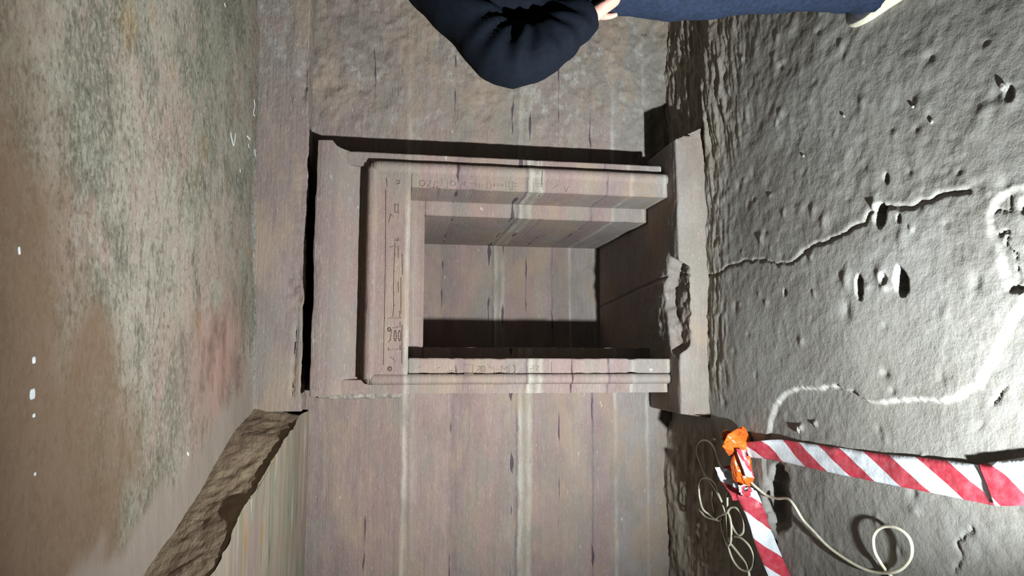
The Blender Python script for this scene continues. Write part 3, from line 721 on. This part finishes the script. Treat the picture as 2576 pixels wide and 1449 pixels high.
# ================================================================== CABLE
def cable(pts, r, name, closed=False, parent=None):
    P = catmull(pts, 10, closed)
    v, f = tube_data(P, r, 10); return pyd(name, v, f, CABLE, parent, True)
def cp(l): return [atF(u, v, h) for u, v, h in l]
cb = empty('electric_cable', tuple(atF(1850, 1290, 0)))
tag(cb, 'cream electric cable tangled at the wall foot and looping over the floor', 'cable')
CO = np.array(cb.location)
def cab(l, r): cable([p-CO for p in cp(l)], r, 'cable_run', parent=cb)
cab([(1888, 1212, .03), (1905, 1228, .02), (1930, 1247, .012), (1955, 1254, .012), (1982, 1255, .02), (2000, 1275, .025), (2020, 1308, .02), (2045, 1335, .016), (2080, 1372, .014), (2120, 1402, .014), (2165, 1428, .014), (2205, 1440, .012), (2245, 1440, .02), (2272, 1428, .02), (2292, 1400, .026), (2292, 1365, .032), (2275, 1340, .036), (2245, 1325, .036), (2215, 1328, .034), (2198, 1350, .030), (2200, 1385, .024), (2215, 1415, .018), (2234, 1441, .012), (2270, 1475, .010), (2330, 1530, .010)], 0.0052)
cab([(1817, 1180, .075), (1808, 1160, .075), (1798, 1130, .070), (1785, 1112, .065), (1768, 1108, .060), (1755, 1122, .055), (1755, 1145, .055), (1764, 1170, .055), (1775, 1195, .055), (1795, 1225, .055), (1812, 1255, .055), (1822, 1285, .055), (1815, 1300, .055)], 0.0042)
cab([(1830, 1240, .085), (1830, 1270, .075), (1834, 1300, .065), (1845, 1330, .065), (1858, 1346, .065), (1869, 1340, .065), (1872, 1320, .065), (1866, 1295, .065), (1852, 1278, .070), (1838, 1278, .075), (1828, 1290, .075), (1810, 1300, .055), (1800, 1306, .055), (1785, 1295, .055), (1768, 1280, .055), (1760, 1250, .055), (1759, 1222, .060), (1768, 1205, .065), (1785, 1205, .065), (1800, 1218, .060), (1808, 1240, .055), (1816, 1262, .055)], 0.0045)
cab([(1817, 1300, .055), (1815, 1320, .055), (1822, 1350, .060), (1830, 1372, .065), (1838, 1365, .065), (1840, 1330, .070), (1836, 1300, .070), (1828, 1292, .070), (1830, 1330, .065), (1832, 1370, .060), (1842, 1405, .055), (1860, 1430, .055), (1880, 1437, .055), (1893, 1425, .060), (1896, 1400, .065), (1886, 1375, .070), (1866, 1355, .070), (1848, 1350, .065)], 0.0045)
cab([(1838, 1368, .060), (1860, 1395, .055), (1878, 1418, .055), (1884, 1440, .055), (1887, 1470, .055)], 0.0055)
cab([(1758, 1280, .055), (1775, 1300, .055), (1800, 1308, .055), (1815, 1312, .055)], 0.0042)
cab([(1793, 1235, .055), (1792, 1260, .055), (1797, 1290, .055)], 0.0040)

# ================================================================== BARRIER TAPE
tp = empty('barrier_tape', tuple(atF(1900, 1200, 0)))
tag(tp, 'crumpled red and white striped barrier tape lying on the floor beside the shrine', 'barrier tape')
TO = np.array(tp.location)
def ribbon(A, B, name, s0=0.0, n=10, seed=0, rip=0.006, cross=6):
    """A, B: matching edge points; builds a thin crinkled band with UVs in metres"""
    a = catmull(A, n); b = catmull(B, n); m_ = len(a); P = np.zeros((m_, cross+1, 3)); UV = np.zeros((m_, cross+1, 2)); s = s0
    for i in range(m_):
        if i: s += np.linalg.norm((a[i]+b[i]-a[i-1]-b[i-1])/2)
        wd2 = np.linalg.norm(b[i]-a[i])
        for j in range(cross+1):
            t = j/cross; P[i, j] = a[i]+(b[i]-a[i])*t; UV[i, j] = (s, t*0.10)
    du = np.gradient(P, axis=0); dv = np.gradient(P, axis=1); N = np.cross(du, dv); N /= (np.linalg.norm(N, axis=-1, keepdims=True)+1e-9)
    ii, jj = np.meshgrid(np.arange(m_)*0.23, np.arange(cross+1)*0.35, indexing='ij')
    P = P+N*(rip*fbm(ii+jj*0.6+seed, jj+seed*2.3, 3, 301))[..., None]
    o = grid(name, P-TO, TAPE, tp)
    me = o.data; uvl = me.uv_layers.new(name='UVMap'); vi = np.zeros(len(me.loops), np.int32); me.loops.foreach_get('vertex_index', vi)
    uvl.data.foreach_set('uv', UV.reshape(-1, 2)[vi].astype(np.float32).ravel())
    sd_ = o.modifiers.new('thickness', 'SOLIDIFY'); sd_.thickness = 0.0006; sd_.offset = 0
    return o
def ap(l): return [atF(u, v, h) for u, v, h in l]
ribbon(ap([(1872, 1112, .05), (1900, 1110, .04), (1960, 1106, .026), (2030, 1115, .012), (2110, 1126, .006), (2200, 1139, .007), (2330, 1152, .008), (2440, 1166, .012), (2480, 1178, .018)]),
       ap([(1885, 1151, .03), (1910, 1153, .02), (1960, 1160, .014), (2050, 1180, .010), (2140, 1199, .010), (2230, 1217, .010), (2370, 1245, .012), (2480, 1268, .012), (2515, 1273, .016)]), 'tape_strip', 0.02, seed=1)
ribbon(ap([(2462, 1168, .022), (2510, 1160, .022), (2576, 1150, .018), (2680, 1130, .012)]), ap([(2502, 1271, .022), (2530, 1273, .026), (2576, 1271, .026), (2680, 1262, .02)]), 'tape_strip', 0.09, seed=2, rip=0.003)
def up(l, hgt, lean=0.0):
    lo_ = [atF(u, v, h) for u, v, h in l]
    return lo_, [p+np.array([-lean, lean*0.3, hgt*(1 if not hasattr(hgt, '__len__') else 1)]) for p in lo_]
lo_, hi = up([(1902, 1232, .008), (1926, 1290, .006), (1950, 1360, .004), (1990, 1449, .004), (2060, 1580, .004)], 0.075, 0.03)
hi[0] = atF(1853, 1244, .085)
ribbon(hi, lo_, 'tape_strip', 0.05, seed=3, rip=0.010)
lo_, hi = up([(1850, 1168, .02), (1862, 1195, .012), (1880, 1222, .01), (1898, 1248, .01)], 0.095, 0.012)
ribbon(hi, lo_, 'tape_strip', 0.16, seed=4, rip=0.014)
b0 = np.array(atF(1893, 1140, 0.0))
fa = [b0+np.array(q) for q in ((0.030, -0.062, 0.105), (0.000, -0.068, 0.100), (-0.045, -0.072, 0.085), (-0.085, -0.070, 0.070))]
ribbon(fa, [p+np.array([-0.004, -0.014, -0.032]) for p in fa], 'tape_strip', 0.10, seed=6, rip=0.006)
# knot made of the gathered band
kp = [atF(1885, 1238, .06)+np.array([0.022*math.cos(t), 0.012*math.sin(2*t), 0.020*math.sin(t)]) for t in np.linspace(0, 5.6, 9)]
ribbon(kp, [p+np.array([0.012, -0.01, 0.03]) for p in kp], 'knot', 0.03, seed=7, rip=0.008)

# ================================================================== ORANGE PLASTIC BAG
bc = atF(1893, 1140, 0.0)
bg = empty('plastic_bag', tuple(bc)); tag(bg, 'crumpled glossy orange plastic bag knotted around the barrier tape', 'bag')
def crumple(name, c, R, seed, amp, parent, mat, n=44):
    th = np.linspace(0, math.pi, n); ph = np.linspace(0, 2*math.pi, 2*n)
    T, Ph = np.meshgrid(th, ph, indexing='ij')
    d = np.stack([np.sin(T)*np.cos(Ph), np.sin(T)*np.sin(Ph), np.cos(T)], -1)
    rg = np.random.default_rng(400+seed)
    dirs = rg.normal(size=(26, 3)); dirs /= np.linalg.norm(dirs, axis=1, keepdims=True); hh = rg.uniform(0.62, 1.0, 26)
    dots = d.reshape(-1, 3)@dirs.T
    r = np.min(np.where(dots > 0.05, hh/np.maximum(dots, 0.05), 9), axis=1)
    r = np.minimum(r, 1.25).reshape(T.shape)        # flat facets meeting in sharp folds
    r = r-amp*0.16*np.exp(-(fbm(d[..., 0]*2+d[..., 2]*1.7+seed, d[..., 1]*2-d[..., 2]*1.3, 2, 311+seed)/0.10)**2)
    P = d*r[..., None]*np.array(R)
    P[:, -1] = P[:, 0]
    return grid(name, P+np.array(c), mat, parent, flip=True)
crumple('bag_body', (0.045, 0, 0.072), (0.074, 0.055, 0.070), 1, 0.75, bg, ORANGE)
crumple('bag_body', (-0.050, -0.012, 0.058), (0.080, 0.042, 0.056), 2, 0.8, bg, ORANGE)
for k, (dx, dy, dz, R) in enumerate([(-0.100, -0.03, 0.040, (0.030, 0.016, 0.034)), (-0.095, 0.02, 0.055, (0.026, 0.014, 0.028)), (0.075, 0.02, 0.105, (0.024, 0.018, 0.034))]):
    crumple('bag_handle', (dx, dy, dz), R, 5+k, 0.8, bg, ORANGE, 24)

# loose stones on the floor
def stone(u, v, r, k, label):
    p = atF(u, v, 0); s = 10
    th = np.linspace(0, math.pi, s); ph = np.linspace(0, 2*math.pi, 2*s); T, Ph = np.meshgrid(th, ph, indexing='ij')
    d = np.stack([np.sin(T)*np.cos(Ph), np.sin(T)*np.sin(Ph), np.cos(T)], -1); rr = 1+0.5*fbm(d[..., 0]*1.5+k*3.7, d[..., 1]*1.5+d[..., 2]+k, 2, 331)
    P = d*rr[..., None]*np.array([r, r*0.8, r*0.6]); P[:, -1] = P[:, 0]
    o = grid('pebble', P, PEB, None, flip=True); o.location = (p[0], p[1], p[2]+r*0.35); tag(o, label, 'pebble')
PEB = plain('pale_pebble', (160, 154, 146), 0.85, 0.3, 0.15, 60, 0.001)
for k, (u, v, r, lb) in enumerate([(2124, 292, .007, 'small pale pebble on the bumpy floor, second nearest to the shrine threshold'), (2346, 306, .007, 'small pale pebble, lower one of the close pair on the bumpy floor'),
                                   (2022, 392, .006, 'small pale pebble on the bumpy floor lying nearest to the shrine threshold'), (2298, 268, .006, 'tiny pale pebble, upper one of the close pair on the bumpy floor'),
                                   (2525, 218, .010, 'lumpy pale stone in a hollow near the upper right corner'), (2010, 1080, .013, 'small pointed stone lying just above the striped tape')]): stone(u, v, r, k, lb)

# ================================================================== PERSON
Z0 = floor_z(1.2, 1.9)
pe = empty('person', (1.22, 1.92, Z0)); tag(pe, 'standing person in a dark navy jacket and blue jeans with hand on hip', 'person')
PO = np.array(pe.location)
dg = None
def blob(name, tubes, mat, voxel=0.012, smooth=6, extra=None, disp=None, parent=pe):
    V = []; F = []
    for path, rad, seg in tubes:
        v, f = tube_data(path, rad, seg); b0 = len(V); V += list(v); F += [tuple(i+b0 for i in q) for q in f]
    for v, f in (extra or []):
        b0 = len(V); V += list(v); F += [tuple(i+b0 for i in q) for q in f]
    me = bpy.data.meshes.new(name+'_src'); me.from_pydata([tuple(map(float, p)) for p in V], [], F); me.update()
    import bmesh
    bm = bmesh.new(); bm.from_mesh(me); bmesh.ops.recalc_face_normals(bm, faces=bm.faces[:]); bm.to_mesh(me); bm.free()
    o = bpy.data.objects.new('tmp', me); COL.objects.link(o)
    r = o.modifiers.new('r', 'REMESH'); r.mode = 'VOXEL'; r.voxel_size = voxel
    s = o.modifiers.new('s', 'SMOOTH'); s.iterations = smooth; s.factor = 0.5
    dep = bpy.context.evaluated_depsgraph_get(); m2 = bpy.data.meshes.new_from_object(o.evaluated_get(dep)); m2.name = name
    bpy.data.objects.remove(o); bpy.data.meshes.remove(me)
    n = len(m2.vertices); c = np.zeros(n*3, np.float32); m2.vertices.foreach_get('co', c); c = c.reshape(-1, 3)
    if disp is not None:
        nn = np.zeros(n*3, np.float32); m2.vertices.foreach_get('normal', nn); nn = nn.reshape(-1, 3)
        c = c+nn*disp(c)[:, None]
    c = c-PO; m2.vertices.foreach_set('co', c.astype(np.float32).ravel()); m2.update()
    m2.materials.clear()
    return link(name, m2, mat, parent, True)
CX, CY = 1.220, 1.92
def P3(x, y, z): return np.array([x, y, z])
# ring tubes with elliptical sections: torso drawn along z (x radius, y radius)
torso = [P3(CX, CY, 0.84), P3(CX, CY, 0.95), P3(CX, CY, 1.08), P3(CX, CY, 1.22), P3(CX, CY, 1.34), P3(CX, CY-0.01, 1.41), P3(CX, CY, 1.46), P3(CX, CY+0.005, 1.50)]
trad = [(0.135, 0.192), (0.140, 0.205), (0.145, 0.228), (0.148, 0.235), (0.135, 0.215), (0.112, 0.175), (0.080, 0.105), (0.060, 0.068)]
EL = P3(0.842, 1.90, 1.175); SHL = P3(1.065, 1.92, 1.385); WR = P3(0.985, 1.885, 0.925)
larm = catmull([P3(1.12, 1.92, 1.40), SHL, P3(0.945, 1.905, 1.275), EL, P3(0.880, 1.895, 1.07), P3(0.945, 1.885, 0.98), WR], 5)
lr = list(np.interp(np.linspace(0, 1, len(larm)), [0, .17, .35, .5, .62, .8, 1], [0.085, 0.088, 0.082, 0.086, 0.088, 0.070, 0.050]))
rarm = catmull([P3(CX+0.115, 1.92, 1.40), P3(CX+0.19, 1.92, 1.37), P3(CX+0.25, 1.90, 1.14), P3(CX+0.26, 1.95, 0.93)], 6)
rr = list(np.linspace(0.085, 0.052, len(rarm)))
collar = [P3(CX, CY-0.03, 1.46), P3(CX, CY-0.05, 1.50), P3(CX, CY-0.045, 1.535)]
def jacket_folds(c):
    # creases radiating from the inside of the bent elbow, plus soft vertical drape on the body
    e = np.array([0.97, 1.9, 1.12]); d = c-e
    ang = np.arctan2(d[:, 2], -d[:, 0]); rad = np.hypot(d[:, 0], d[:, 2])
    arm = 1-sstep(1.02, 1.12, c[:, 0])
    f = arm*0.007*np.sin(ang*13+3*fbm(c[:, 0]*7, c[:, 2]*7, 2, 341))*np.exp(-((rad-0.11)/0.075)**2)
    f += arm*0.006*fbm(c[:, 0]*14+c[:, 1]*6, c[:, 2]*9, 3, 343)
    f += (1-arm)*0.010*fbm(c[:, 0]*9+c[:, 1]*9, c[:, 2]*3, 3, 347)
    return f
jk = blob('jacket', [(torso, trad, 28), (larm, lr, 20), (rarm, rr, 20), ([P3(1.075, 1.93, 1.36), P3(1.03, 1.93, 1.22), P3(1.03, 1.93, 1.06), P3(1.06, 1.93, 0.92)], [0.07, 0.085, 0.085, 0.07], 16), (collar, [(0.085, 0.10), (0.088, 0.095), (0.075, 0.08)], 20)], JACKET, 0.011, 5, disp=jacket_folds)
# jeans
lleg = catmull([P3(CX-0.075, CY, 0.93), P3(CX-0.095, CY, 0.82), P3(CX-0.105, CY+0.01, 0.62), P3(CX-0.085, CY+0.015, 0.42), P3(CX-0.065, CY, 0.20), P3(CX-0.055, CY-0.015, Z0+0.06)], 6)
lrad = list(np.interp(np.linspace(0, 1, len(lleg)), [0, .2, .4, .6, .8, 1], [0.115, 0.108, 0.094, 0.078, 0.076, 0.074]))
rleg = [P3(2*CX-p[0]+0.02, p[1]+0.02*k/len(lleg), p[2]) for k, p in enumerate(lleg)]
hips = [P3(CX, CY, 0.80), P3(CX, CY, 0.90), P3(CX, CY, 0.97)]
def jean_folds(c):
    return 0.006*fbm(c[:, 0]*6+c[:, 1]*6, c[:, 2]*14, 3, 351)+0.006*np.exp(-((c[:, 2]-Z0-0.12)/0.08)**2)*np.sin(c[:, 2]*95+3*fbm(c[:, 0]*8, c[:, 1]*8, 2, 353))
blob('jeans', [(lleg, lrad, 20), (rleg, lrad, 20), (hips, [(0.125, 0.165), (0.128, 0.175), (0.12, 0.165)], 24)], JEANS, 0.011, 5, disp=jean_folds)
# shoes
for sx, pth in ((-0.055, lleg), (0.095, rleg)):
    bx, by = pth[-1][0], pth[-1][1]
    up_ = [P3(bx, by-0.085, Z0+0.055), P3(bx, by-0.05, Z0+0.065), P3(bx, by+0.04, Z0+0.060), P3(bx-0.003, by+0.12, Z0+0.045), P3(bx-0.006, by+0.185, Z0+0.035)]
    s_ = blob('shoe', [(up_, [(0.030, 0.030), (0.044, 0.046), (0.046, 0.044), (0.044, 0.032), (0.028, 0.018)], 18), ([P3(bx, by-0.01, Z0+0.05), P3(bx, by-0.012, Z0+0.13)], [0.045, 0.043], 16)], SHOE, 0.007, 5)
    out = [(-0.040, -0.10), (-0.048, -0.04), (-0.047, 0.04), (-0.052, 0.12), (-0.042, 0.18), (-0.015, 0.212), (0.018, 0.208), (0.040, 0.17), (0.047, 0.11), (0.042, 0.03), (0.042, -0.05), (0.034, -0.10), (0, -0.118)]
    out = catmull([np.array([bx+a_, by+b_, 0]) for a_, b_ in out], 4, True)
    rings = [[np.array([p[0], p[1], Z0+dz])-PO for p in out] for dz in (0.0, 0.012, 0.026)]
    v, f = loft(rings); so = pyd('sole', v, f, SOLE, s_, True)
# body: head, neck and both hands as one skinned figure under the clothes
def hand(wr, d, side, up_v, curl=0.5):
    """palm + five fingers; d = direction of the fingers, side = towards the thumb"""
    d = d/np.linalg.norm(d); side = side-d*(side@d); side = side/np.linalg.norm(side); n_ = np.cross(d, side)*up_v
    T = [([wr-d*0.05, wr, wr+d*0.03, wr+d*0.085], [(0.027, 0.027), (0.026, 0.024), (0.034, 0.019), (0.038, 0.016)], 14)]
    for k, (o_, L) in enumerate(zip((0.028, 0.010, -0.009, -0.027), (0.068, 0.078, 0.072, 0.056))):
        b = wr+d*0.078+side*o_; pts = [b]; dirv = d.copy(); ang = 0
        for q in range(3):
            ang += curl*(0.35, 0.6, 0.5)[q]; dd = d*math.cos(ang)+n_*math.sin(ang); pts.append(pts[-1]+dd*L*(0.45, 0.30, 0.25)[q])
        T.append((pts, [0.0092, 0.0090, 0.0082, 0.0066], 10))
    b = wr+d*0.022+side*0.026; T.append(([b, b+side*0.022+d*0.02, b+side*0.030+d*0.045+n_*0.01, b+side*0.028+d*0.066+n_*0.018], [0.013, 0.0115, 0.0100, 0.0075], 10))
    return T
head = [P3(CX, CY, 1.44), P3(CX, CY+0.005, 1.50), P3(CX, CY+0.012, 1.55), P3(CX, CY+0.035, 1.575), P3(CX, CY+0.025, 1.62), P3(CX, CY+0.012, 1.68), P3(CX, CY+0.005, 1.74), P3(CX, CY, 1.785), P3(CX, CY, 1.805)]
hrad = [(0.062, 0.062), (0.056, 0.056), (0.056, 0.058), (0.082, 0.060), (0.095, 0.070), (0.105, 0.078), (0.100, 0.078), (0.072, 0.058), (0.03, 0.025)]
T = [(head, hrad, 24)]
fy = CY+0.115          # the face looks at the shrine
T.append(([P3(CX, fy-0.02, 1.690), P3(CX, fy-0.002, 1.660), P3(CX, fy+0.012, 1.640), P3(CX, fy-0.02, 1.632)], [0.008, 0.010, 0.014, 0.012], 10))
T.append(([P3(CX-0.022, fy-0.016, 1.605), P3(CX, fy-0.008, 1.607), P3(CX+0.022, fy-0.016, 1.605)], [0.006, 0.009, 0.006], 8))
T.append(([P3(CX-0.018, fy-0.018, 1.594), P3(CX, fy-0.010, 1.592), P3(CX+0.018, fy-0.018, 1.594)], [0.006, 0.009, 0.006], 8))
T.append(([P3(CX, fy-0.05, 1.565), P3(CX, fy-0.018, 1.562)], [0.022, 0.016], 10))
for sg in (-1, 1):
    T.append(([P3(CX+sg*0.074, CY+0.005, 1.69), P3(CX+sg*0.088, CY-0.005, 1.675), P3(CX+sg*0.086, CY, 1.645), P3(CX+sg*0.076, CY+0.008, 1.625)], [0.010, 0.013, 0.012, 0.008], 8))
T += [([WR-(WR-larm[-3])*1.2, WR], [0.032, 0.028], 12)]
T += hand(WR+P3(0.002, -0.005, -0.014), P3(0.60, 0.03, -0.78), P3(-0.3, 0.9, 0.1), -1, 0.7)
rw = rarm[-1]; T += hand(rw+P3(0, 0.005, -0.02), P3(-0.05, 0.12, -1.0), P3(-0.2, 1.0, 0.1), -1, 0.5)
T += [([rarm[-4], rw], [0.032, 0.028], 12)]
T += [([P3(CX, CY, 1.46), P3(CX, CY, 1.30), P3(CX, CY, 1.05), P3(CX, CY, 0.90)], [(0.05, 0.05), (0.09, 0.13), (0.085, 0.12), (0.085, 0.13)], 16)]
T += [([P3(CX, CY, 1.38)]+larm[4:], [0.04]+[0.034]*(len(larm)-4), 10), ([P3(CX, CY, 1.38)]+rarm[4:], [0.04]+[0.034]*(len(rarm)-4), 10)]
T += [(lleg, [r_*0.6 for r_ in lrad], 12), (rleg, [r_*0.6 for r_ in lrad], 12)]
bd = blob('body', T, SKIN, 0.0045, 3)
for sg in (-1, 1):
    v, f = tube_data([P3(CX+sg*0.033, fy-0.050, 1.668)-PO, P3(CX+sg*0.033, fy-0.036, 1.668)-PO, P3(CX+sg*0.033, fy-0.026, 1.668)-PO], [0.012, 0.012, 0.007], 14); e = pyd('eye', v, f, EYE, bd, True)
    v, f = tube_data([P3(CX+sg*0.033, fy-0.030, 1.668)-PO, P3(CX+sg*0.033, fy-0.0245, 1.668)-PO], [0.0058, 0.0045], 12); pyd('iris', v, f, IRIS, e, True)
hair = [P3(CX, CY-0.035, 1.555), P3(CX, CY-0.04, 1.62), P3(CX, CY-0.022, 1.70), P3(CX, CY-0.006, 1.755), P3(CX, CY, 1.80), P3(CX, CY, 1.820)]
blob('hair', [(hair, [(0.045, 0.055), (0.072, 0.078), (0.094, 0.085), (0.098, 0.084), (0.068, 0.056), (0.03, 0.026)], 24)], HAIR, 0.008, 4, disp=lambda c: 0.003*fbm(c[:, 0]*60+c[:, 1]*30, c[:, 2]*14, 3, 361))
